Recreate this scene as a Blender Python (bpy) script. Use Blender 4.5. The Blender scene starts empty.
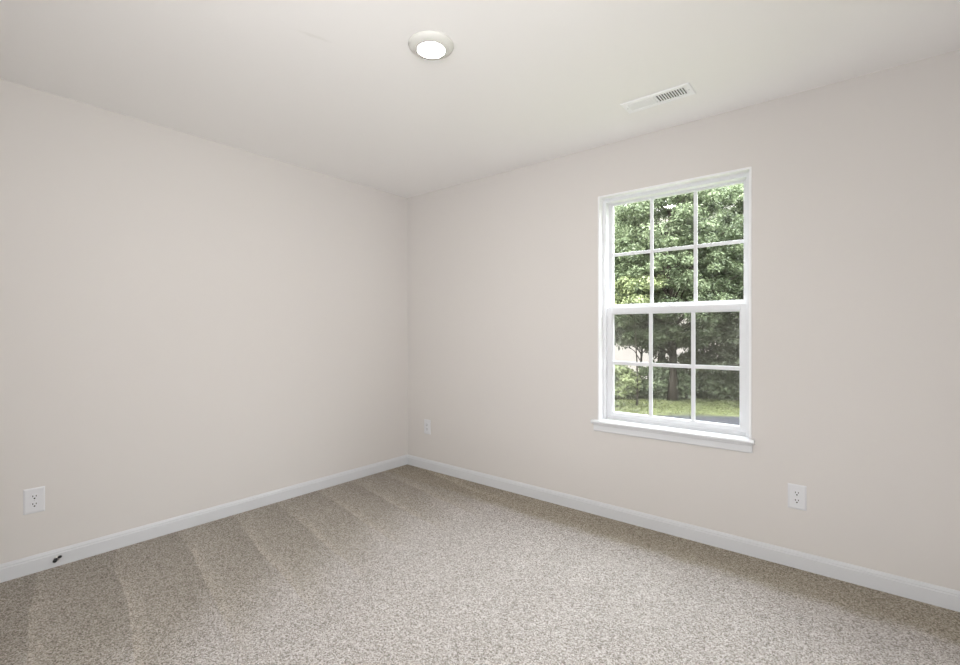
import bpy, bmesh, math, random
import numpy as np
from mathutils import Vector, Matrix

S = bpy.context.scene
COL = S.collection

# ------------------------------------------------------------------ camera
H_CEIL = 2.44
cam_d = bpy.data.cameras.new('camera')
cam_d.sensor_fit = 'HORIZONTAL'
cam_d.sensor_width = 36.0
cam_d.lens = 466.0 / 960.0 * 36.0
cam_d.clip_start = 0.02
cam_d.clip_end = 400
cam = bpy.data.objects.new('camera', cam_d)
COL.objects.link(cam)
cam.location = (3.2315, -2.8884, 1.2131)
cam.rotation_euler = (math.radians(90), 0, math.radians(39.366))
cam_d.shift_y = -0.0008
S.camera = cam

# ------------------------------------------------------------------ exposure
S.view_settings.view_transform = 'Standard'
S.view_settings.look = 'None'
S.view_settings.gamma = 1.0
S.view_settings.use_curve_mapping = False
S.view_settings.exposure = 0.0

# ------------------------------------------------------------------ sky
SKY_STRENGTH = 25.0
w = bpy.data.worlds.new('sky')
S.world = w
w.use_nodes = True
nt = w.node_tree
bg = nt.nodes['Background']
tc = nt.nodes.new('ShaderNodeTexCoord')
sx = nt.nodes.new('ShaderNodeSeparateXYZ')
rp = nt.nodes.new('ShaderNodeValToRGB')
nt.links.new(tc.outputs['Generated'], sx.inputs[0])
nt.links.new(sx.outputs['Z'], rp.inputs['Fac'])
rp.color_ramp.elements[0].position = 0.22
rp.color_ramp.elements[0].color = (0.07, 0.065, 0.062, 1)      # pale haze at the horizon
rp.color_ramp.elements[1].position = 0.5
rp.color_ramp.elements[1].color = (0.93, 0.97, 1.0, 1)
nt.links.new(rp.outputs['Color'], bg.inputs['Color'])
bg.inputs['Strength'].default_value = SKY_STRENGTH

# ------------------------------------------------------------------ sun (high, behind the house)
sun_d = bpy.data.lights.new('sun', 'SUN')
sun_d.energy = 14.0
sun_d.angle = math.radians(3)
sun_d.color = (1.0, 0.95, 0.86)
sun = bpy.data.objects.new('sun', sun_d)
COL.objects.link(sun)
sun.location = (0, -6, 12)
sun.rotation_euler = Vector((0.45, 0.62, -1.0)).to_track_quat('-Z', 'Y').to_euler()


def area(name, loc, direction, sx_, sy_, power, color=(1, 1, 1)):
    d = bpy.data.lights.new(name, 'AREA')
    d.shape = 'RECTANGLE'
    d.size = sx_
    d.size_y = sy_
    d.energy = power
    d.color = color
    o = bpy.data.objects.new(name, d)
    COL.objects.link(o)
    o.location = loc
    o.rotation_euler = Vector(direction).to_track_quat('-Z', 'Y').to_euler()
    return o


# unseen fill lamps added behind the camera, one standing in the doorway
area('added_doorway_fill', (2.95, -3.42, 1.1), (-0.25, 1.0, 0.0), 0.8, 1.9, 42.0, (1.0, 1.0, 1.0))
fl = area('added_wall_fill', (3.55, -3.1, 1.9), (-1.0, 0.42, 0.12), 0.6, 0.6, 6.5, (1.0, 1.0, 1.0))  # added fill aimed at the left wall
fl.data.spread = math.radians(110)
fl = area('added_wall_fill', (3.6, -3.2, 1.4), (-1.0, 0.75, 0.1), 0.6, 0.6, 5.5, (1.0, 1.0, 1.0))  # second added fill, turned more towards the corner
fl.data.spread = math.radians(80)


# ================================================================== helpers
def tag(o, label=None, cat=None, group=None, kind=None):
    if label: o['label'] = label
    if cat: o['category'] = cat
    if group: o['group'] = group
    if kind: o['kind'] = kind
    return o


def empty(name, loc, rz=0.0):
    o = bpy.data.objects.new(name, None)
    o.empty_display_size = 0.05
    COL.objects.link(o)
    o.location = loc
    o.rotation_euler = (0, 0, rz)
    return o


def obj(name, bm, mat, parent=None, smooth=False, bevel=0.0, seg=2):
    me = bpy.data.meshes.new(name)
    bm.to_mesh(me)
    bm.free()
    me.materials.append(mat)
    if smooth:
        for p in me.polygons:
            p.use_smooth = True
    o = bpy.data.objects.new(name, me)
    COL.objects.link(o)
    if parent:
        o.parent = parent
    if bevel:
        m = o.modifiers.new('bevel', 'BEVEL')
        m.width = bevel
        m.segments = seg
        m.limit_method = 'ANGLE'
    return o


def box(bm, x0, x1, y0, y1, z0, z1):
    vs = [bm.verts.new((x, y, z)) for x in (x0, x1) for y in (y0, y1) for z in (z0, z1)]
    for f in ((0, 1, 3, 2), (4, 6, 7, 5), (0, 4, 5, 1), (2, 3, 7, 6), (0, 2, 6, 4), (1, 5, 7, 3)):
        bm.faces.new([vs[i] for i in f])
    return vs


def NB():
    return bmesh.new()


def lathe(bm, prof, n=48, cx=0, cy=0):
    """profile of (r, z); revolve about z."""
    rings = []
    for r, z in prof:
        if r < 1e-6:
            rings.append([bm.verts.new((cx, cy, z))])
        else:
            rings.append([bm.verts.new((cx + r * math.cos(2 * math.pi * k / n), cy + r * math.sin(2 * math.pi * k / n), z)) for k in range(n)])
    for a, b in zip(rings, rings[1:]):
        for k in range(n):
            k2 = (k + 1) % n
            if len(a) == 1 and len(b) == 1:
                continue
            if len(a) == 1:
                bm.faces.new((a[0], b[k], b[k2]))
            elif len(b) == 1:
                bm.faces.new((a[k], b[0], a[k2]))
            else:
                bm.faces.new((a[k], b[k], b[k2], a[k2]))
    bmesh.ops.recalc_face_normals(bm, faces=bm.faces)


def prism(bm, pts, axis, a0, a1, mitre0=None, mitre1=None):
    """extrude closed 2-D outline (d, z) along x or y."""
    def P(d, z, a):
        return (a, d, z) if axis == 'x' else (d, a, z)
    A = [bm.verts.new(P(d, z, a0 + (mitre0(d) if mitre0 else 0))) for d, z in pts]
    B = [bm.verts.new(P(d, z, a1 + (mitre1(d) if mitre1 else 0))) for d, z in pts]
    n = len(pts)
    for i in range(n):
        bm.faces.new((A[i], A[(i + 1) % n], B[(i + 1) % n], B[i]))
    bm.faces.new(A)
    bm.faces.new(B[::-1])
    bmesh.ops.recalc_face_normals(bm, faces=bm.faces)


# ------------------------------------------------------------------ materials
def mat(name, color, rough=0.5, spec=0.5, metallic=0.0):
    m = bpy.data.materials.new(name)
    m.use_nodes = True
    b = m.node_tree.nodes['Principled BSDF']
    b.inputs['Base Color'].default_value = (*color, 1)
    b.inputs['Roughness'].default_value = rough
    b.inputs['Specular IOR Level'].default_value = spec
    b.inputs['Metallic'].default_value = metallic
    return m


def noise_bump(m, scale, strength, dist=0.002, detail=3.0):
    nt = m.node_tree
    tc = nt.nodes.new('ShaderNodeTexCoord')
    n = nt.nodes.new('ShaderNodeTexNoise')
    n.inputs['Scale'].default_value = scale
    n.inputs['Detail'].default_value = detail
    b = nt.nodes.new('ShaderNodeBump')
    b.inputs['Strength'].default_value = strength
    b.inputs['Distance'].default_value = dist
    nt.links.new(tc.outputs['Object'], n.inputs['Vector'])
    nt.links.new(n.outputs['Fac'], b.inputs['Height'])
    nt.links.new(b.outputs['Normal'], nt.nodes['Principled BSDF'].inputs['Normal'])
    return m


M_WALL = noise_bump(mat('warm_greige_wall_paint', (0.660, 0.633, 0.610), 0.75, 0.25), 260, 0.12, 0.001)
M_CEIL = noise_bump(mat('flat_ceiling_paint', (0.90, 0.888, 0.878), 0.9, 0.15), 180, 0.15, 0.001)
M_BASE = noise_bump(mat('semi_gloss_baseboard_paint', (0.64, 0.65, 0.67), 0.35, 0.4), 60, 0.03, 0.0005)
def ceiling_smudge(m, p0, p1, rad):
    """faint patched scuff on the ceiling paint: a short streak between two points"""
    nt = m.node_tree
    tc = nt.nodes.new('ShaderNodeTexCoord')
    n = nt.nodes.new('ShaderNodeTexNoise'); n.inputs['Scale'].default_value = 30
    nt.links.new(tc.outputs['Object'], n.inputs['Vector'])
    d = Vector((p1[0] - p0[0], p1[1] - p0[1], 0)); L_ = d.length; c = (Vector((*p0, 0)) + Vector((*p1, 0))) / 2
    mp = nt.nodes.new('ShaderNodeMapping'); mp.vector_type = 'TEXTURE'
    mp.inputs['Location'].default_value = (c.x, c.y, H_CEIL)
    mp.inputs['Rotation'].default_value = (0, 0, math.atan2(d.y, d.x))
    mp.inputs['Scale'].default_value = (L_ / 2 * 1.3, rad, 1)
    nt.links.new(tc.outputs['Object'], mp.inputs['Vector'])
    ln = nt.nodes.new('ShaderNodeVectorMath'); ln.operation = 'LENGTH'
    nt.links.new(mp.outputs[0], ln.inputs[0])
    ad = nt.nodes.new('ShaderNodeMath'); ad.operation = 'ADD'
    nt.links.new(ln.outputs['Value'], ad.inputs[0]); nt.links.new(n.outputs['Fac'], ad.inputs[1])
    mr = nt.nodes.new('ShaderNodeMapRange'); mr.inputs['From Min'].default_value = 0.9; mr.inputs['From Max'].default_value = 1.5
    mr.inputs['To Min'].default_value = 1.0; mr.inputs['To Max'].default_value = 0.0
    nt.links.new(ad.outputs[0], mr.inputs['Value'])
    b = nt.nodes['Principled BSDF']
    col = tuple(b.inputs['Base Color'].default_value)
    mx = nt.nodes.new('ShaderNodeMix'); mx.data_type = 'RGBA'
    mx.inputs['A'].default_value = col
    mx.inputs['B'].default_value = (col[0] * .95, col[1] * .95, col[2] * .94, 1)
    nt.links.new(mr.outputs[0], mx.inputs['Factor'])
    nt.links.new(mx.outputs['Result'], b.inputs['Base Color'])


ceiling_smudge(M_CEIL, (1.45, -1.90), (1.49, -1.767), 0.014)
M_TRIM = noise_bump(mat('white_trim_paint', (0.71, 0.72, 0.74), 0.35, 0.4), 60, 0.03, 0.0005)
M_VINYL = noise_bump(mat('white_vinyl', (0.72, 0.73, 0.755), 0.3, 0.4), 60, 0.02, 0.0003)
M_PLATE = noise_bump(mat('white_nylon_plate', (0.70, 0.705, 0.73), 0.35, 0.4), 90, 0.02, 0.0002)
M_SLOT = mat('dark_slot', (0.02, 0.02, 0.02), 0.7)
M_SCREW = mat('painted_screw', (0.62, 0.62, 0.63), 0.35, 0.5, 0.3)
M_VENT = noise_bump(mat('white_enamel', (0.93, 0.93, 0.95), 0.35, 0.4), 60, 0.02, 0.0003)
M_DUCT = mat('dark_duct', (0.07, 0.07, 0.07), 0.8)
M_RUBBER = noise_bump(mat('black_rubber', (0.018, 0.018, 0.02), 0.4), 300, 0.1, 0.0005)
M_METAL = mat('nickel_connector', (0.55, 0.54, 0.52), 0.3, 0.5, 1.0)


def emission(name, color, strength):
    m = bpy.data.materials.new(name)
    m.use_nodes = True
    nt = m.node_tree
    nt.nodes.remove(nt.nodes['Principled BSDF'])
    e = nt.nodes.new('ShaderNodeEmission')
    e.inputs['Color'].default_value = (*color, 1)
    e.inputs['Strength'].default_value = strength
    nt.links.new(e.outputs[0], nt.nodes['Material Output'].inputs['Surface'])
    return m


M_LAMPRING = mat('satin_white_ring', (0.66, 0.655, 0.62), 0.4, 0.3)
M_LED = emission('lit_diffuser', (1.0, 0.97, 0.93), 210.0)


def make_glass():
    m = bpy.data.materials.new('window_glass')
    m.use_nodes = True
    nt = m.node_tree
    nt.nodes.remove(nt.nodes['Principled BSDF'])
    fr = nt.nodes.new('ShaderNodeFresnel')
    fr.inputs['IOR'].default_value = 1.5
    t = nt.nodes.new('ShaderNodeBsdfTransparent')
    t.inputs['Color'].default_value = (0.97, 0.98, 0.97, 1)
    g = nt.nodes.new('ShaderNodeBsdfGlossy')
    g.inputs['Roughness'].default_value = 0.02
    mx = nt.nodes.new('ShaderNodeMixShader')
    # the pane is a thin slab: reflect where the ray enters it, pass straight through where it leaves
    ge = nt.nodes.new('ShaderNodeNewGeometry')
    inv = nt.nodes.new('ShaderNodeMath'); inv.operation = 'SUBTRACT'; inv.inputs[0].default_value = 1.0
    nt.links.new(ge.outputs['Backfacing'], inv.inputs[1])
    mu = nt.nodes.new('ShaderNodeMath'); mu.operation = 'MULTIPLY'
    nt.links.new(fr.outputs[0], mu.inputs[0]); nt.links.new(inv.outputs[0], mu.inputs[1])
    nt.links.new(mu.outputs[0], mx.inputs[0])
    nt.links.new(t.outputs[0], mx.inputs[1])
    nt.links.new(g.outputs[0], mx.inputs[2])
    nt.links.new(mx.outputs[0], nt.nodes['Material Output'].inputs['Surface'])
    return m


def make_screen():
    m = bpy.data.materials.new('insect_screen_mesh')
    m.use_nodes = True
    nt = m.node_tree
    nt.nodes.remove(nt.nodes['Principled BSDF'])
    t = nt.nodes.new('ShaderNodeBsdfTransparent')
    d = nt.nodes.new('ShaderNodeBsdfDiffuse')
    d.inputs['Color'].default_value = (0.14, 0.135, 0.12, 1)
    mx = nt.nodes.new('ShaderNodeMixShader')
    mx.inputs[0].default_value = 0.24
    nt.links.new(t.outputs[0], mx.inputs[1])
    nt.links.new(d.outputs[0], mx.inputs[2])
    nt.links.new(mx.outputs[0], nt.nodes['Material Output'].inputs['Surface'])
    return m


M_GLASS = make_glass()
M_SCREEN = make_screen()


def make_carpet():
    m = bpy.data.materials.new('speckled_frieze_carpet')
    m.use_nodes = True
    nt = m.node_tree
    N, L = nt.nodes, nt.links
    b = N['Principled BSDF']
    b.inputs['Roughness'].default_value = 0.95
    b.inputs['Specular IOR Level'].default_value = 0.1
    tc = N.new('ShaderNodeTexCoord')
    P = tc.outputs['Object']

    def math_(op, a, b_=None, c=None):
        n = N.new('ShaderNodeMath')
        n.operation = op
        for i, v in enumerate((a, b_, c)):
            if v is None: continue
            if isinstance(v, (int, float)):
                n.inputs[i].default_value = v
            else:
                L.new(v, n.inputs[i])
        return n.outputs[0]

    def noise(scale, detail=2.0, rough=0.5, vec=P):
        n = N.new('ShaderNodeTexNoise')
        n.inputs['Scale'].default_value = scale
        n.inputs['Detail'].default_value = detail
        n.inputs['Roughness'].default_value = rough
        L.new(vec, n.inputs['Vector'])
        return n.outputs['Fac']

    def ramp(fac, stops):
        r = N.new('ShaderNodeValToRGB')
        L.new(fac, r.inputs['Fac'])
        el = r.color_ramp.elements
        while len(el) < len(stops): el.new(0.5)
        for e, (p, c) in zip(el, stops):
            e.position = p
            e.color = (*c, 1)
        return r.outputs['Color']

    def smooth(v, lo, hi):
        n = N.new('ShaderNodeMapRange')
        n.interpolation_type = 'SMOOTHSTEP'
        L.new(v, n.inputs['Value'])
        n.inputs['From Min'].default_value = lo
        n.inputs['From Max'].default_value = hi
        return n.outputs['Result']

    # yarn tufts: cells with their own colour (flecked yarn)
    vor = N.new('ShaderNodeTexVoronoi')
    vor.inputs['Scale'].default_value = 230
    L.new(P, vor.inputs['Vector'])
    cellsep = N.new('ShaderNodeSeparateColor')
    L.new(vor.outputs['Color'], cellsep.inputs[0])
    n1 = noise(210, 2, 0.7)
    mixv = math_('ADD', math_('MULTIPLY', cellsep.outputs[0], 0.55), math_('MULTIPLY', n1, 0.45))
    fleck = ramp(mixv, [(0.20, (0.17, 0.15, 0.125)), (0.40, (0.365, 0.335, 0.29)), (0.56, (0.48, 0.445, 0.40)), (0.76, (0.66, 0.63, 0.585))])

    # pile lay left by the vacuum: pull strokes along x beside the left wall, cross strokes further in
    sx = N.new('ShaderNodeSeparateXYZ')
    L.new(P, sx.inputs[0])
    wob = noise(1.7, 2)
    X, Y = sx.outputs['X'], sx.outputs['Y']
    Yw = math_('ADD', Y, math_('MULTIPLY', math_('SUBTRACT', wob, 0.5), 0.08))
    # each stroke fans out from the wall towards the room: saw-tooth across y, edges leaning with x
    ph = math_('DIVIDE', math_('ADD', Yw, math_('MULTIPLY', X, 0.17)), 0.31)
    fr = math_('FRACT', ph)
    saw = math_('SUBTRACT', 1.0, fr)
    line = math_('SUBTRACT', 1.0, smooth(fr, 0.04, 0.24))
    cell = math_('FLOOR', ph)
    wn = N.new('ShaderNodeTexWhiteNoise')
    wn.noise_dimensions = '1D'
    L.new(cell, wn.inputs['W'])
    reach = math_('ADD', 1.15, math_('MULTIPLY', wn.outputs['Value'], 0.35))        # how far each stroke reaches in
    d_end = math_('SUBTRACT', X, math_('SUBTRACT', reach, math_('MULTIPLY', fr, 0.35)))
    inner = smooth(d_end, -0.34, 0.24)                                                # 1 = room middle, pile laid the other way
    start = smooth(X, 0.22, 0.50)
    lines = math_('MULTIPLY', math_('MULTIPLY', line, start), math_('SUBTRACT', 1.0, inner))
    band = smooth(math_('ADD', Y, math_('MULTIPLY', math_('SUBTRACT', noise(6, 2), 0.5), 0.10)), -0.36, -0.24)  # unvacuumed strip at the wall, with the shade below the window painted in
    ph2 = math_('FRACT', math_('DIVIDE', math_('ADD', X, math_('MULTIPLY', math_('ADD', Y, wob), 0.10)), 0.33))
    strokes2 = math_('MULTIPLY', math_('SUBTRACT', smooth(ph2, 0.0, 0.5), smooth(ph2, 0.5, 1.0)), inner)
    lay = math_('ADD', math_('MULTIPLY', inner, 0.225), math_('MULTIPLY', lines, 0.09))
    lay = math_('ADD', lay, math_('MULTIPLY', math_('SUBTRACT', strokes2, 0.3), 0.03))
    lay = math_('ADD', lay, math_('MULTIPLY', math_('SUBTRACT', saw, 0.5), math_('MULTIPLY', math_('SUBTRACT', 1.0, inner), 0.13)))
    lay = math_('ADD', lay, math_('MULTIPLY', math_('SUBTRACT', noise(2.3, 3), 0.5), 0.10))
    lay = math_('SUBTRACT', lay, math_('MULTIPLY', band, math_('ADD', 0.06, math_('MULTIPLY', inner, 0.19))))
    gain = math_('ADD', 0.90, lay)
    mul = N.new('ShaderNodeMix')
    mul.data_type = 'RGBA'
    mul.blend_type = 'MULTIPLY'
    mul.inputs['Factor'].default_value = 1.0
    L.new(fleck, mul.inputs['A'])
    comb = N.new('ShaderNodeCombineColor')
    # browner wall side, cooler middle: pile lay, plus the strip's painted window shade
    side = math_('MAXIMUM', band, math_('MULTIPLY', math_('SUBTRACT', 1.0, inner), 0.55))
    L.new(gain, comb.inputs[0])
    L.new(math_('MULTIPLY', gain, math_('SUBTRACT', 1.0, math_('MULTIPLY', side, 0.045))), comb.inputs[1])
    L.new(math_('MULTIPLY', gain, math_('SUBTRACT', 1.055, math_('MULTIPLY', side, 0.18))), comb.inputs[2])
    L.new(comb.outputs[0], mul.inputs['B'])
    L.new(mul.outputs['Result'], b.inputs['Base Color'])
    # pile relief
    n2 = noise(230, 2, 0.6)
    bump = N.new('ShaderNodeBump')
    bump.inputs['Strength'].default_value = 0.8
    bump.inputs['Distance'].default_value = 0.006
    L.new(math_('ADD', math_('MULTIPLY', vor.outputs['Distance'], -0.7), n2), bump.inputs['Height'])
    L.new(bump.outputs['Normal'], b.inputs['Normal'])
    return m


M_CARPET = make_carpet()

# ================================================================== room shell
RX, RY = 3.80, -3.40     # far room limits (east, south)
T = 0.16
bm = NB(); box(bm, -T, RX + T, RY - 0.9, T, -0.12, 0.0)
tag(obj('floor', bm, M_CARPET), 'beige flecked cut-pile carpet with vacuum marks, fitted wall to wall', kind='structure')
bm = NB(); box(bm, -T, RX + T, RY - 0.9, T, H_CEIL, H_CEIL + 0.12)
tag(obj('ceiling', bm, M_CEIL), 'smooth off-white flat ceiling', kind='structure')
bm = NB(); box(bm, -T, 0, RY - 0.9, T, 0, H_CEIL)
tag(obj('wall_left', bm, M_WALL), 'plain greige wall without a window, on the left', kind='structure')

WX0, WX1, WZ0, WZ1 = 1.875, 2.767, 0.608, 2.109    # window opening in the right-hand wall
bm = NB()
box(bm, 0, WX0, 0, T, 0, H_CEIL)
box(bm, WX1, RX, 0, T, 0, H_CEIL)
box(bm, WX0, WX1, 0, T, 0, WZ0)
box(bm, WX0, WX1, 0, T, WZ1, H_CEIL)
bmesh.ops.remove_doubles(bm, verts=bm.verts, dist=1e-5)
tag(obj('wall_right', bm, M_WALL), 'plain greige wall holding the white window, on the right', kind='structure')
bm = NB(); box(bm, RX, RX + T, RY - 0.9, T, 0, H_CEIL)
tag(obj('wall_side', bm, M_WALL), 'greige wall beside the camera', kind='structure')
bm = NB()                                             # wall behind the camera, with the doorway the room is entered by
box(bm, 0, 2.50, RY - 0.12, RY, 0, H_CEIL)
box(bm, 3.40, RX, RY - 0.12, RY, 0, H_CEIL)
box(bm, 2.50, 3.40, RY - 0.12, RY, 2.06, H_CEIL)
tag(obj('wall_behind', bm, M_WALL), 'greige wall with the doorway behind the camera', kind='structure')
bm = NB(); box(bm, -T, RX + T, RY - 0.9 - T, RY - 0.9, 0, H_CEIL)
tag(obj('wall_hall', bm, M_WALL), 'greige hall wall beyond the doorway', kind='structure')
# door casing
bm = NB()
box(bm, 2.43, 2.50, RY - 0.13, RY + 0.014, 0, 2.13)
box(bm, 3.40, 3.47, RY - 0.13, RY + 0.014, 0, 2.13)
box(bm, 2.50, 3.40, RY - 0.13, RY + 0.014, 2.06, 2.13)
tag(obj('trim_1', bm, M_TRIM), 'white casing round the doorway', kind='structure')

# baseboards
BT, BHH = 0.014, 0.086


def bb_profile(sign):
    return [(0.0, 0.0), (sign * BT, 0.0), (sign * BT, BHH - 0.022), (sign * (BT - 0.003), BHH - 0.018),
            (sign * (BT - 0.003), BHH - 0.012), (sign * 0.004, BHH - 0.001), (0.0, BHH)]


bm = NB(); prism(bm, bb_profile(1), 'y', RY, 0.0, None, lambda d: -d)
tag(obj('baseboard_left', bm, M_BASE), 'white baseboard along the left wall', kind='structure')
bm = NB(); prism(bm, bb_profile(-1), 'x', 0.0, RX, lambda d: -d, None)
tag(obj('baseboard_right', bm, M_BASE), 'white baseboard under the window wall', kind='structure')
bm = NB(); prism(bm, [(RX + d, z) for d, z in bb_profile(-1)], 'y', RY, -BT)
tag(obj('baseboard_side', bm, M_BASE), 'white baseboard beside the camera', kind='structure')

# ================================================================== window
win = empty('window_1', (0, 0, 0))
tag(win, 'white single-hung window with six-pane sashes, sill and apron', kind='structure')
ST = 0.630        # stool top
# painted jamb boards lining the opening, 3 mm proud of the wall
bm = NB()
JT = 0.012
box(bm, WX0, WX0 + JT, -0.004, 0.062, ST, WZ1)
box(bm, WX1 - JT, WX1, -0.004, 0.062, ST, WZ1)
box(bm, WX0 + JT, WX1 - JT, -0.004, 0.062, WZ1 - JT, WZ1)
obj('jamb_liner', bm, mat('bright_white_jamb_paint', (0.82, 0.825, 0.84), 0.35, 0.4), win, bevel=0.0012)
# stool (sill board) with rounded nose and horns
bm = NB()
def stool_outline():
    n = 6
    pts = [(0.064, 0.608), (-0.032, 0.608)]
    for k in range(1, n):
        a = -math.pi / 2 - math.pi * k / n
        pts.append((-0.032 + 0.011 * math.cos(a), 0.619 + 0.011 * math.sin(a)))
    pts += [(-0.032, ST), (0.064, ST)]
    return pts
full = stool_outline()
front = [(min(d, -0.0005), z) for d, z in full]
prism(bm, front, 'x', 1.842, 2.784)
prism(bm, [(0.062, 0.6085), (-0.001, 0.6085), (-0.001, ST), (0.062, ST)], 'x', WX0 + 0.0005, WX1 - 0.0005)
obj('window_stool', bm, M_TRIM, win)
# apron board below, moulded
bm = NB()
prism(bm, [(0, 0.556), (-0.010, 0.556), (-0.014, 0.561), (-0.014, 0.595), (-0.017, 0.599), (-0.017, 0.608), (0, 0.608)], 'x', 1.850, 2.772)
obj('window_apron', bm, M_TRIM, win)
# vinyl frame
FX0, FX1, FZ0, FZ1 = WX0 + JT, WX1 - JT, ST, WZ1 - JT
bm = NB()
fy0, fy1 = 0.050, 0.150
fw = 0.022
box(bm, FX0, FX0 + fw, fy0, fy1, FZ0, FZ1)
box(bm, FX1 - fw, FX1, fy0, fy1, FZ0, FZ1)
box(bm, FX0 + fw, FX1 - fw, fy0, fy1, FZ1 - fw, FZ1)
box(bm, FX0 + fw, FX1 - fw, fy0 + 0.014, fy1, FZ0, FZ0 + 0.016)
# balance tracks: small ribs on the inner faces of the frame
box(bm, FX0 + fw, FX0 + fw + 0.006, 0.095, 0.100, FZ0 + 0.016, FZ1 - fw)
box(bm, FX1 - fw - 0.006, FX1 - fw, 0.095, 0.100, FZ0 + 0.016, FZ1 - fw)
obj('window_frame', bm, M_VINYL, win, bevel=0.0015)


def sash(name, x0, x1, z0, z1, y0, y1, gx0, gx1, gz0, gz1, mw):
    root = empty(name, (0, 0, 0)); root.parent = win
    b = NB()
    box(b, x0, gx0, y0, y1, z0, z1)
    box(b, gx1, x1, y0, y1, z0, z1)
    box(b, gx0, gx1, y0, y1, z0, gz0)
    box(b, gx0, gx1, y0, y1, gz1, z1)
    # glazing bead
    o = obj('sash_rails', b, M_VINYL, root, bevel=0.002)
    b = NB()
    e = 0.006
    yb = y0 + 0.005
    box(b, gx0, gx0 + e, yb, y1 - .004, gz0, gz1)
    box(b, gx1 - e, gx1, yb, y1 - .004, gz0, gz1)
    box(b, gx0 + e, gx1 - e, yb, y1 - .004, gz0, gz0 + e)
    box(b, gx0 + e, gx1 - e, yb, y1 - .004, gz1 - e, gz1)
    obj('glazing_bead', b, M_VINYL, root, bevel=0.0015)
    ym = (y0 + y1) / 2
    b = NB(); box(b, gx0 + 0.002, gx1 - 0.002, ym + 0.002, ym + 0.006, gz0 + 0.002, gz1 - 0.002)
    obj('glass_pane', b, M_GLASS, root)
    # muntin grille, three panes wide and two high, on the room side of the glass
    b = NB()
    for k in (1, 2):
        c = gx0 + (gx1 - gx0) * k / 3
        box(b, c - mw / 2, c + mw / 2, ym - 0.008, ym + 0.001, gz0 + e, gz1 - e)
    c = (gz0 + gz1) / 2
    xs = [gx0 + e] + [v for k in (1, 2) for v in (gx0 + (gx1 - gx0) * k / 3 - mw / 2, gx0 + (gx1 - gx0) * k / 3 + mw / 2)] + [gx1 - e]
    for a, bb in zip(xs[::2], xs[1::2]):
        box(b, a, bb, ym - 0.0075, ym + 0.001, c - mw / 2, c + mw / 2)
    obj('muntin_grille', b, M_VINYL, root, bevel=0.0025)
    return root


up = sash('upper_sash', 1.909, 2.733, 1.345, 2.092 - 0.012, 0.103, 0.133, 1.927, 2.716, 1.390, 2.067, 0.021)
lo = sash('lower_sash', 1.909, 2.733, ST + 0.017, 1.372, 0.066, 0.096, 1.944, 2.702, 0.676, 1.334, 0.023)
# sash lock on the meeting rail and lift ledge on the bottom rail
b = NB()
box(b, 2.29, 2.35, 0.070, 0.092, 1.372, 1.377)
box(b, 2.31, 2.322, 0.058, 0.086, 1.377, 1.383)
obj('sash_lock', b, M_VINYL, lo, bevel=0.001)
# insect screen on the outside of the lower half
b = NB(); box(b, 1.912, 2.730, 0.1435, 0.1440, ST + 0.02, 1.36)
obj('insect_screen', b, M_SCREEN, win)


# ================================================================== wall outlets (local: plate in XZ plane, facing -Y)
def make_outlet():
    root = empty('wall_outlet', (0, 0, 0))
    W, Hh = 0.080, 0.126
    b = NB()
    # bevelled plate
    o_ = [(-W / 2, -Hh / 2), (W / 2, -Hh / 2), (W / 2, Hh / 2), (-W / 2, Hh / 2)]
    lev = [(0.0, 1.0, 0.0), (-0.003, 1.0, 0.0), (-0.0055, 0.0, 0.005), (-0.006, 0.0, 0.009)]
    rings = []
    for y, _, ins in lev:
        rings.append([b.verts.new((x - math.copysign(ins, x), y, z - math.copysign(ins, z))) for x, z in o_])
    for r0, r1 in zip(rings, rings[1:]):
        for k in range(4):
            b.faces.new((r0[k], r0[(k + 1) % 4], r1[(k + 1) % 4], r1[k]))
    b.faces.new(rings[-1]); b.faces.new(rings[0][::-1])
    bmesh.ops.recalc_face_normals(b, faces=b.faces)
    obj('cover_plate', b, M_PLATE, root)
    for s in (1, -1):
        b = NB()
        cz = s * 0.0195
        n = 28
        pts = []
        for k in range(n):
            a = 2 * math.pi * k / n
            pts.append((0.0172 * math.cos(a), max(-0.0135, min(0.0135, 0.0172 * math.sin(a))) + cz))
        A = [b.verts.new((x, -0.0058, z)) for x, z in pts]
        B = [b.verts.new((x, -0.0082, z)) for x, z in pts]
        for k in range(n):
            b.faces.new((A[k], A[(k + 1) % n], B[(k + 1) % n], B[k]))
        b.faces.new(B); b.faces.new(A[::-1])
        bmesh.ops.recalc_face_normals(b, faces=b.faces)
        rc = obj('receptacle', b, M_PLATE, root)
        for sx_, h_ in ((-0.0064, 0.0085), (0.0064, 0.0070)):
            b = NB(); box(b, sx_ - 0.0017, sx_ + 0.0017, -0.0086, -0.0081, cz + 0.004 - h_ / 2, cz + 0.004 + h_ / 2)
            obj('slot', b, M_SLOT, rc)
        b = NB()
        A = [b.verts.new((0.0036 * math.cos(2 * math.pi * k / 14), -0.0081, cz - 0.0075 + 0.0036 * math.sin(2 * math.pi * k / 14))) for k in range(14)]
        B = [b.verts.new((v.co.x, -0.0086, v.co.z)) for v in A]
        for k in range(14): b.faces.new((A[k], A[(k + 1) % 14], B[(k + 1) % 14], B[k]))
        b.faces.new(B); b.faces.new(A[::-1])
        obj('ground_hole', b, M_SLOT, rc)
    b = NB()
    A = [b.verts.new((0.003 * math.cos(2 * math.pi * k / 14), -0.0058, 0.003 * math.sin(2 * math.pi * k / 14))) for k in range(14)]
    B = [b.verts.new((v.co.x * 0.8, -0.0072, v.co.z * 0.8)) for v in A]
    for k in range(14): b.faces.new((A[k], A[(k + 1) % 14], B[(k + 1) % 14], B[k]))
    b.faces.new(B); b.faces.new(A[::-1])
    obj('screw', b, M_SCREW, root)
    return root


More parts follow.
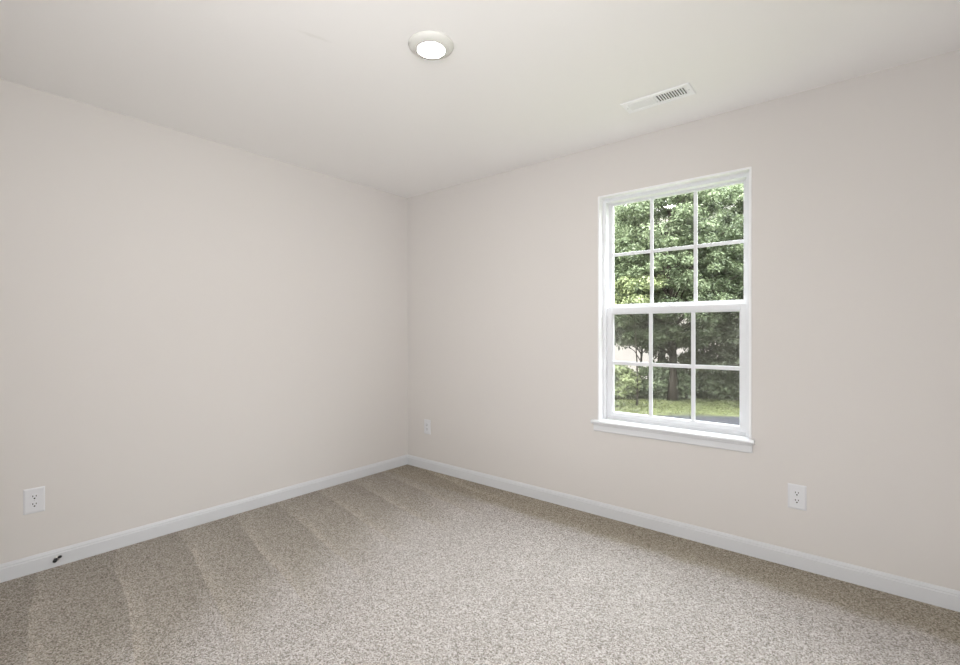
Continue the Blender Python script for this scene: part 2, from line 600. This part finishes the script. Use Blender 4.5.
def copy_tree(o, parent=None):
    c = o.copy()
    COL.objects.link(c)
    c.parent = parent
    for ch in o.children:
        copy_tree(ch, c)
    return c


G = 'duplex outlets low on the walls'
o1 = make_outlet()
o2 = copy_tree(o1)
o3 = copy_tree(o1)
o1.location = (2.972, 0, 0.364)
tag(o1, 'white duplex wall outlet right of the window', 'outlet', G)
o2.location = (0.262, 0, 0.374)
tag(o2, 'small white duplex wall outlet close to the room corner, left of the window', 'outlet', G)
o3.location = (0, -2.497, 0.362)
o3.rotation_euler = (0, 0, math.radians(90))
tag(o3, 'white duplex wall outlet on the left wall above the baseboard', 'outlet', G)

# ------------------------------------------------------------------ cable stub at the left baseboard
root = empty('cable_stub', (BT - 0.001, -2.412, 0.043))
tag(root, 'tiny black twin-ended stub poking out of the left baseboard', 'cable stub')


def capsule(name, p0, p1, r, m, parent, n=18):
    p0, p1 = Vector(p0), Vector(p1)
    q = (p1 - p0).to_track_quat('Z', 'Y')
    Ln = (p1 - p0).length
    b = NB()
    lathe(b, [(0, 0), (r * .85, 0), (r, r * .2), (r, Ln - r * .35), (r * .75, Ln - r * .08), (0, Ln)], n)
    bmesh.ops.transform(b, matrix=Matrix.Translation(p0) @ q.to_matrix().to_4x4(), verts=b.verts)
    return obj(name, b, m, parent, smooth=True)


capsule('grommet', (0, 0, 0), (0.004, 0, 0), 0.014, M_METAL, root)
capsule('connector', (0.003, -0.006, -0.003), (0.024, -0.014, -0.006), 0.0085, M_RUBBER, root)
capsule('connector', (0.003, 0.006, 0.004), (0.016, 0.012, 0.008), 0.0065, M_RUBBER, root)

# ================================================================== ceiling light
root = empty('ceiling_light', (1.806, -1.480, H_CEIL))
tag(root, 'round white flush disc light glowing on the ceiling', 'ceiling light')
b = NB()
lathe(b, [(0.0, 0.0), (0.096, 0.0), (0.097, -0.004), (0.093, -0.011), (0.082, -0.018), (0.070, -0.0225), (0.062, -0.0245), (0.0585, -0.0245), (0.0585, -0.012), (0.0, -0.012)], 64)
obj('trim_ring', b, M_LAMPRING, root, smooth=True)
b = NB()
lathe(b, [(0.0, -0.013), (0.0583, -0.013), (0.0583, -0.0225), (0.050, -0.0238), (0.0, -0.0242)], 64)
obj('diffuser', b, M_LED, root, smooth=True)

# ================================================================== ceiling register
VX, VY = 2.398, -0.405
root = empty('ceiling_vent', (VX, VY, H_CEIL))
tag(root, 'white rectangular air register on the ceiling above the window', 'air vent')
VW, VD = 0.350, 0.135
b = NB()
# bevelled face frame round the throat
iw, idp = 0.290, 0.082
outer = [(-VW / 2, -VD / 2), (VW / 2, -VD / 2), (VW / 2, VD / 2), (-VW / 2, VD / 2)]
inner_ = [(-iw / 2, -idp / 2), (iw / 2, -idp / 2), (iw / 2, idp / 2), (-iw / 2, idp / 2)]
ins = lambda x, y, d: (x - math.copysign(d, x), y - math.copysign(d, y))
R0 = [b.verts.new((*ins(x, y, .006), 0)) for x, y in outer]
Ra = [b.verts.new((*ins(x, y, .006), -0.003)) for x, y in outer]
Rb = [b.verts.new((x, y, -0.003)) for x, y in outer]
R1 = [b.verts.new((x, y, -0.0045)) for x, y in outer]
R2 = [b.verts.new((x - math.copysign(.004, x), y - math.copysign(.004, y), -0.0075)) for x, y in outer]
R3 = [b.verts.new((x, y, -0.008)) for x, y in inner_]
R4 = [b.verts.new((x, y, -0.0008)) for x, y in inner_]
for a_, c_ in ((R0, Ra), (Ra, Rb), (Rb, R1), (R1, R2), (R2, R3), (R3, R4)):
    for k in range(4):
        b.faces.new((a_[k], a_[(k + 1) % 4], c_[(k + 1) % 4], c_[k]))
b.faces.new(R0[::-1])
bmesh.ops.recalc_face_normals(b, faces=b.faces)
obj('face_frame', b, M_VENT, root)
b = NB(); box(b, -iw / 2, iw / 2, -idp / 2, idp / 2, -0.0016, -0.0008)
obj('throat', b, M_DUCT, root)
b = NB(); box(b, -0.004, 0.004, -idp / 2, idp / 2, -0.0085, -0.0012)
obj('divider_bar', b, M_VENT, root)
# two banks of curved blades leaning away from the centre
for s in (-1, 1):
    for k in range(11):
        cx_ = s * (0.014 + k * 0.0128)
        b = NB()
        # blade cross-section in XZ leaning outwards
        dx = s * 0.0048
        th = 0.0011
        v = []
        for yy in (-idp / 2 + 0.0005, idp / 2 - 0.0005):
            for (xx, zz) in ((cx_ - dx, -0.0017), (cx_, -0.0055), (cx_ + dx * 1.3, -0.0084), (cx_ + dx * 1.3 + s * th, -0.0080), (cx_ + s * th, -0.0048), (cx_ - dx + s * th * 1.6, -0.0017)):
                v.append(b.verts.new((xx, yy, zz)))
        for i in range(6):
            b.faces.new((v[i], v[(i + 1) % 6], v[6 + (i + 1) % 6], v[6 + i]))
        b.faces.new(v[:6][::-1]); b.faces.new(v[6:])
        bmesh.ops.recalc_face_normals(b, faces=b.faces)
        obj('louver_blade', b, M_VENT, root)
for sx_ in (-0.158, 0.158):
    b = NB()
    lathe(b, [(0, -0.0078), (0.0036, -0.0078), (0.0030, -0.0092), (0, -0.0096)], 14, cx=sx_)
    obj('screw', b, M_SCREW, root)
b = NB(); box(b, 0.149, 0.153, 0.006, 0.016, -0.018, -0.006)
obj('damper_lever', b, M_VENT, root, bevel=0.001)

# ================================================================== outside
GZ = -2.8


def ground_mat(name, c0, c1, scale, c2=None):
    m = mat(name, c0, 0.95, 0.1)
    nt = m.node_tree
    tc = nt.nodes.new('ShaderNodeTexCoord')
    n = nt.nodes.new('ShaderNodeTexNoise')
    n.inputs['Scale'].default_value = scale
    n.inputs['Detail'].default_value = 6
    r = nt.nodes.new('ShaderNodeValToRGB')
    r.color_ramp.elements[0].position = 0.35
    r.color_ramp.elements[0].color = (*c0, 1)
    r.color_ramp.elements[1].position = 0.65
    r.color_ramp.elements[1].color = (*c1, 1)
    if c2:
        e = r.color_ramp.elements.new(0.5); e.color = (*c2, 1)
    nt.links.new(tc.outputs['Object'], n.inputs['Vector'])
    nt.links.new(n.outputs['Fac'], r.inputs['Fac'])
    nt.links.new(r.outputs['Color'], nt.nodes['Principled BSDF'].inputs['Base Color'])
    return m


M_LAWN = ground_mat('mown_lawn', (0.042, 0.046, 0.022), (0.068, 0.078, 0.034), 1.3)
M_ROAD = ground_mat('asphalt', (0.013, 0.014, 0.019), (0.021, 0.021, 0.027), 3.0)
M_SIDING = mat('house_siding', (0.35, 0.35, 0.34), 0.8)

rng = np.random.default_rng(7)


def lawn():
    b = NB()
    nx, ny = 60, 50
    X0, X1, Y0, Y1 = -40.0, 30.0, 0.2, 47.0
    g = [[None] * (nx + 1) for _ in range(ny + 1)]
    for j in range(ny + 1):
        for i in range(nx + 1):
            x = X0 + (X1 - X0) * i / nx
            y = Y0 + (Y1 - Y0) * j / ny
            z = GZ + 0.06 * math.sin(x * 0.5 + 1) * math.sin(y * 0.4)
            z += -0.18 * max(0.0, y - 34)      # the land falls away behind the trees
            g[j][i] = b.verts.new((x, y, z))
    for j in range(ny):
        for i in range(nx):
            b.faces.new((g[j][i], g[j][i + 1], g[j + 1][i + 1], g[j + 1][i]))
    return b


tag(obj('lawn', lawn(), M_LAWN), 'green lawn under the trees outside the window', kind='structure')
# driveway / road: a slightly curved strip on the near side of the lawn
b = NB()
n = 30
A, B_, C_, D_ = [], [], [], []
for k in range(n + 1):
    x = -4.9 + (16 + 4.9) * k / n
    yf = 19.2 + 0.62 * (x + 4.6) - 1.4 * math.exp(-((x + 4.9) / 0.5) ** 2)
    yn = 12.5 + 0.05 * (x + 3)
    for lst, y, z in ((A, yn, GZ + 0.03), (B_, yf, GZ + 0.03), (C_, yf, GZ + 0.09), (D_, yn, GZ + 0.09)):
        lst.append(b.verts.new((x, y, z)))
for k in range(n):
    for p, q in ((A, B_), (B_, C_), (C_, D_), (D_, A)):
        b.faces.new((p[k], p[k + 1], q[k + 1], q[k]))
b.faces.new((A[0], B_[0], C_[0], D_[0])); b.faces.new((A[n], D_[n], C_[n], B_[n]))
bmesh.ops.recalc_face_normals(b, faces=b.faces)
tag(obj('road', b, M_ROAD), 'dark asphalt drive at the near edge of the lawn', kind='structure')


def leaf_mat(name, dark, mid, light, transl=0.35):
    m = bpy.data.materials.new(name)
    m.use_nodes = True
    nt = m.node_tree
    nt.nodes.remove(nt.nodes['Principled BSDF'])
    at = nt.nodes.new('ShaderNodeAttribute')
    at.attribute_name = 'leaf_tone'
    r = nt.nodes.new('ShaderNodeValToRGB')
    r.color_ramp.elements[0].color = (*dark, 1)
    r.color_ramp.elements[0].position = 0.0
    r.color_ramp.elements[1].color = (*light, 1)
    e = r.color_ramp.elements.new(0.55); e.color = (*mid, 1)
    nt.links.new(at.outputs['Fac'], r.inputs['Fac'])
    d = nt.nodes.new('ShaderNodeBsdfDiffuse')
    t = nt.nodes.new('ShaderNodeBsdfTranslucent')
    g = nt.nodes.new('ShaderNodeBsdfGlossy')
    g.inputs['Roughness'].default_value = 0.45
    g.inputs['Color'].default_value = (0.5, 0.52, 0.5, 1)
    nt.links.new(r.outputs['Color'], d.inputs['Color'])
    nt.links.new(r.outputs['Color'], t.inputs['Color'])
    mx = nt.nodes.new('ShaderNodeMixShader'); mx.inputs[0].default_value = transl
    mx2 = nt.nodes.new('ShaderNodeMixShader'); mx2.inputs[0].default_value = 0.035
    nt.links.new(d.outputs[0], mx.inputs[1]); nt.links.new(t.outputs[0], mx.inputs[2])
    nt.links.new(mx.outputs[0], mx2.inputs[1]); nt.links.new(g.outputs[0], mx2.inputs[2])
    nt.links.new(mx2.outputs[0], nt.nodes['Material Output'].inputs['Surface'])
    return m


M_LEAF = {
    'green': leaf_mat('broad_leaf_green', (0.026, 0.034, 0.017), (0.095, 0.122, 0.064), (0.24, 0.28, 0.175)),
    'pale': leaf_mat('broad_leaf_pale', (0.035, 0.045, 0.022), (0.11, 0.14, 0.075), (0.25, 0.29, 0.18)),
    'yellow': leaf_mat('broad_leaf_yellow_green', (0.045, 0.055, 0.024), (0.14, 0.165, 0.075), (0.27, 0.30, 0.17)),
    'dark': leaf_mat('evergreen_needles', (0.024, 0.028, 0.018), (0.080, 0.092, 0.058), (0.16, 0.18, 0.12), 0.2),
}
M_BARK = ground_mat('rough_bark', (0.014, 0.011, 0.008), (0.04, 0.032, 0.026), 9.0)


def leaves_mesh(name, centres, radii, per, size, mat_, parent=None, tone=0.0, flat=0.6):
    """one foliage mesh of small pointed leaves scattered in clumps."""
    C = np.repeat(np.array(centres), per, axis=0)
    Rr = np.repeat(np.array(radii), per)
    n = len(C)
    d = rng.normal(size=(n, 3)); d /= np.linalg.norm(d, axis=1)[:, None]
    rad = rng.random(n) ** 0.45
    P = C + d * (Rr * rad)[:, None] * np.array([1, 1, flat])
    # leaf frame: normal leans outwards and up
    nor = d * 0.7 + rng.normal(size=(n, 3)) * 0.5 + np.array([0, 0, 0.55])
    nor /= np.linalg.norm(nor, axis=1)[:, None]
    t = rng.normal(size=(n, 3)); t -= (t * nor).sum(1)[:, None] * nor; t /= np.linalg.norm(t, axis=1)[:, None]
    s = np.cross(nor, t)
    sz = size * (0.6 + 0.8 * rng.random(n))[:, None]
    v0 = P - t * sz; v1 = P + s * sz * 0.5 - nor * sz * 0.08; v2 = P + t * sz * 1.0; v3 = P - s * sz * 0.5 - nor * sz * 0.08
    V = np.stack([v0, v1, v2, v3], 1).reshape(-1, 3)
    me = bpy.data.meshes.new(name)
    me.vertices.add(4 * n); me.loops.add(4 * n); me.polygons.add(n)
    me.vertices.foreach_set('co', V.astype(np.float32).ravel())
    me.loops.foreach_set('vertex_index', np.arange(4 * n, dtype=np.int32))
    me.polygons.foreach_set('loop_start', np.arange(0, 4 * n, 4, dtype=np.int32))
    me.update(calc_edges=True)
    at = me.attributes.new('leaf_tone', 'FLOAT', 'FACE')
    clump = np.repeat(rng.random(len(centres)), per)
    tn = np.clip(0.45 * clump + 0.55 * rng.random(n) + tone, 0, 1)
    at.data.foreach_set('value', tn.astype(np.float32))
    me.materials.append(mat_)
    o = bpy.data.objects.new(name, me)
    COL.objects.link(o)
    if parent: o.parent = parent
    return o


def tube(b, pts, rads, n=8):
    rings = []
    for i, p in enumerate(pts):
        p = Vector(p)
        d = (Vector(pts[min(i + 1, len(pts) - 1)]) - Vector(pts[max(i - 1, 0)])).normalized()
        q = d.to_track_quat('Z', 'Y')
        rings.append([b.verts.new(p + q @ Vector((rads[i] * math.cos(2 * math.pi * k / n), rads[i] * math.sin(2 * math.pi * k / n), 0))) for k in range(n)])
    for a_, c_ in zip(rings, rings[1:]):
        for k in range(n):
            b.faces.new((a_[k], a_[(k + 1) % n], c_[(k + 1) % n], c_[k]))
    b.faces.new(rings[0][::-1]); b.faces.new(rings[-1])


def tree(name, label, x, y, h, crown_r, crown_z0, kind, trunk_r=0.22, clumps=150, per=70, leaf=0.12, clump_r=0.75, base=GZ, stems=1, lean=(0, 0), group='trees beyond the lawn'):
    """trunk with forking branches (each ending in a leaf clump) and a crown between crown_z0 and h above the base"""
    root = empty(name, (x, y, base))
    tag(root, label, 'shrub' if 'shrub' in name else 'tree', group)
    b = NB()
    tops = []
    for s in range(stems):
        lx = lean[0] + (random.uniform(-.8, .8) if stems > 1 else 0)
        ly = lean[1] + (random.uniform(-.8, .8) if stems > 1 else 0)
        sx0 = 0.15 * (s - (stems - 1) / 2)
        pts, rads = [], []
        for k in range(9):
            f = k / 8
            pts.append((sx0 + lx * f + 0.12 * math.sin(f * 5 + x + s), ly * f + 0.10 * math.sin(f * 6 + y + s), -0.15 + f * h * 0.82))
            rads.append(trunk_r * (1.25 if k == 0 else 1) * (1 - 0.82 * f) / math.sqrt(stems))
        tube(b, pts, rads, 10)
        tops.append(pts)
    cen, rr = [], []
    zc = (crown_z0 + h) / 2
    hz = (h - crown_z0) / 2
    for k in range(clumps):
        for _ in range(20):
            a = random.uniform(0, 2 * math.pi)
            zz = random.uniform(-1, 1)
            prof = math.sqrt(max(0.0, 1 - zz * zz * 0.92))
            if kind == 'dark': prof = (1 - zz) / 2 * 0.9 + 0.18
            rad = crown_r * prof * math.sqrt(random.uniform(0.12, 1))
            p = (rad * math.cos(a) + lean[0] * .6, rad * math.sin(a) + lean[1] * .6, zc + zz * hz)
            break
        cen.append(p); rr.append(clump_r * random.uniform(0.6, 1.25))
        if k % 5 == 0:
            tp = tops[k % len(tops)]
            zt = max(p[2] - rad * random.uniform(0.35, 0.7), crown_z0 * 0.55)
            f = min(1.0, max(0.05, (zt + 0.15) / (h * 0.82)))
            i0 = min(7, int(f * 8)); ff = f * 8 - i0
            st = Vector(tp[i0]).lerp(Vector(tp[i0 + 1]), ff)
            mid = st.lerp(Vector(p), 0.5) + Vector((random.uniform(-.2, .2), random.uniform(-.2, .2), random.uniform(-.1, .35)))
            r0 = trunk_r * 0.33 * (1 - 0.7 * f) + 0.012
            tube(b, [st, mid, Vector(p)], [r0, r0 * .6, r0 * .2], 6)
    obj('trunk', b, M_BARK, root, smooth=True)
    leaves_mesh('foliage', cen, rr, per, leaf, M_LEAF[kind], root)
    return root


random.seed(11)
TR = [
    # label, x, y, h, crown_r, crown_z0, kind, trunk_r, clumps
    ('big round-crowned green tree filling the right panes, stout trunk', -5.35, 25.0, 13.5, 4.4, 3.2, 'green', 0.27, 420),
    ('green broadleaf tree right of the stout trunk, behind the right panes', -1.2, 30.5, 13.5, 4.2, 2.7, 'green', 0.20, 300),
    ('pale leafy tree filling the left panes of the upper sash', -10.6, 28.5, 12.5, 4.2, 4.6, 'pale', 0.24, 300),
    ('pale green tree at the left edge, out past the window jamb', -16.5, 30.0, 13.0, 4.6, 3.0, 'pale', 0.24, 240),
    ('green tree out past the right jamb, nearest on that side', 3.5, 29.0, 13.0, 4.4, 2.6, 'green', 0.24, 240),
    ('tall tree standing behind the stout-trunked tree', -8.6, 34.0, 16.0, 4.4, 5.6, 'green', 0.24, 260),
    ('tall tree behind the gap between the two right-hand trees', -3.6, 35.5, 16.0, 4.4, 5.2, 'green', 0.22, 260),
    ('tall pale tree behind the left-hand crowns', -14.2, 36.0, 16.0, 4.8, 5.0, 'pale', 0.22, 240),
    ('tall tree in the back row out past the right jamb', 1.8, 37.0, 16.0, 4.8, 3.2, 'green', 0.22, 220),
    ('tree at the far right end of the row', 9.0, 30.0, 13.0, 4.8, 2.6, 'green', 0.24, 160),
    ('tree at the far left end of the row', -22.5, 32.0, 14.0, 5.0, 2.6, 'green', 0.24, 160),
]
for lab, x, y, h, cr, cz, kd, tr_, cl in TR:
    tree('leafy_tree', lab, x, y, h, cr, cz, kd, trunk_r=tr_, clumps=int(cl * 1.25), per=210, leaf=0.080, clump_r=0.62)
# dark evergreens whose lower boughs hang behind the lower sash
for lab, x, y, h, cr, cz in (
        ('dark evergreen with drooping boughs left of the stout trunk', -7.9, 27.2, 7.0, 2.6, 3.2),
        ('dark evergreen with drooping boughs right of the stout trunk', -3.2, 27.5, 6.8, 2.3, 3.1),
        ('dark evergreen at the right edge of the lower sash', -1.4, 26.4, 7.0, 2.0, 1.9),
        ('slim dark evergreen in the gap left of the stout trunk', -8.2, 31.5, 7.5, 1.0, 1.3),
        ('slim dark evergreen in the gap just right of the stout trunk', -5.0, 31.0, 7.5, 0.8, 1.6),
        ('slim dark evergreen in the gap at the middle of the right pane', -3.0, 30.5, 7.5, 0.8, 1.2),
        ('dark evergreen at the left, behind the yellow-green bush', -11.4, 29.5, 6.5, 2.4, 3.2)):
    tree('evergreen_tree', lab, x, y, h, cr, cz, 'dark', trunk_r=0.11, clumps=190 if cr > 1.5 else 75, per=90, leaf=0.10, clump_r=0.6)
# yellow-green small trees nearer the house
tree('young_tree', 'yellow-green young tree seen low in the upper sash, left panes', -6.1, 21.6, 6.9, 2.0, 5.3, 'yellow', trunk_r=0.06, clumps=42, per=110, leaf=0.08, clump_r=0.5)
tree('flowering_shrub', 'yellow-green bush at the lower left corner of the window view', -6.9, 20.6, 2.3, 1.0, 0.3, 'yellow', trunk_r=0.05, clumps=30, per=70, leaf=0.08, clump_r=0.4, stems=3, group='shrubs under the trees')
# understory thicket: shrubs in a row at the wood's edge
k = 0
side = ['left of', 'right of']
for x in np.arange(-16, 8, 1.15):
    xx = x + random.uniform(-.4, .4)
    yy = 28.3 + 0.75 * (min(x, 2) + 2) + random.uniform(-.7, .7)
    if x < -9: yy = max(yy, 22.0)
    if abs(x + 5.6) < 1.3: yy += 1.0
    hh = random.uniform(1.3, 2.7)
    tree('thicket_shrub', 'leafy green shrub in the thicket at the edge of the wood', float(xx), float(yy), hh, 1.35, 0.15, ('green', 'yellow', 'pale')[k % 3], trunk_r=0.05, clumps=80, per=80, leaf=0.11, clump_r=0.5, stems=3, group='thicket shrubs at the edge of the wood')
    k += 1

# grass blades and low weeds between the drive and the wood: nobody could count them
n_ = 900
gx = rng.uniform(-12, 4, n_); gy = 20.5 + 0.72 * (gx + 3) + rng.uniform(0, 1, n_) ** 0.8 * 6.5
cen = [(x, y, GZ + 0.05) for x, y in zip(gx, gy) if not (x > -4.9 and y < 19.2 + 0.62 * (x + 4.6) + 0.5) and y < 31]
o = leaves_mesh('grass', cen, [0.45] * len(cen), 45, 0.045, leaf_mat('grass_blades', (0.045, 0.052, 0.022), (0.115, 0.130, 0.052), (0.18, 0.20, 0.085)), None, flat=0.16)
tag(o, 'rough grass and low weeds on the lawn outside', 'grass', kind='stuff')
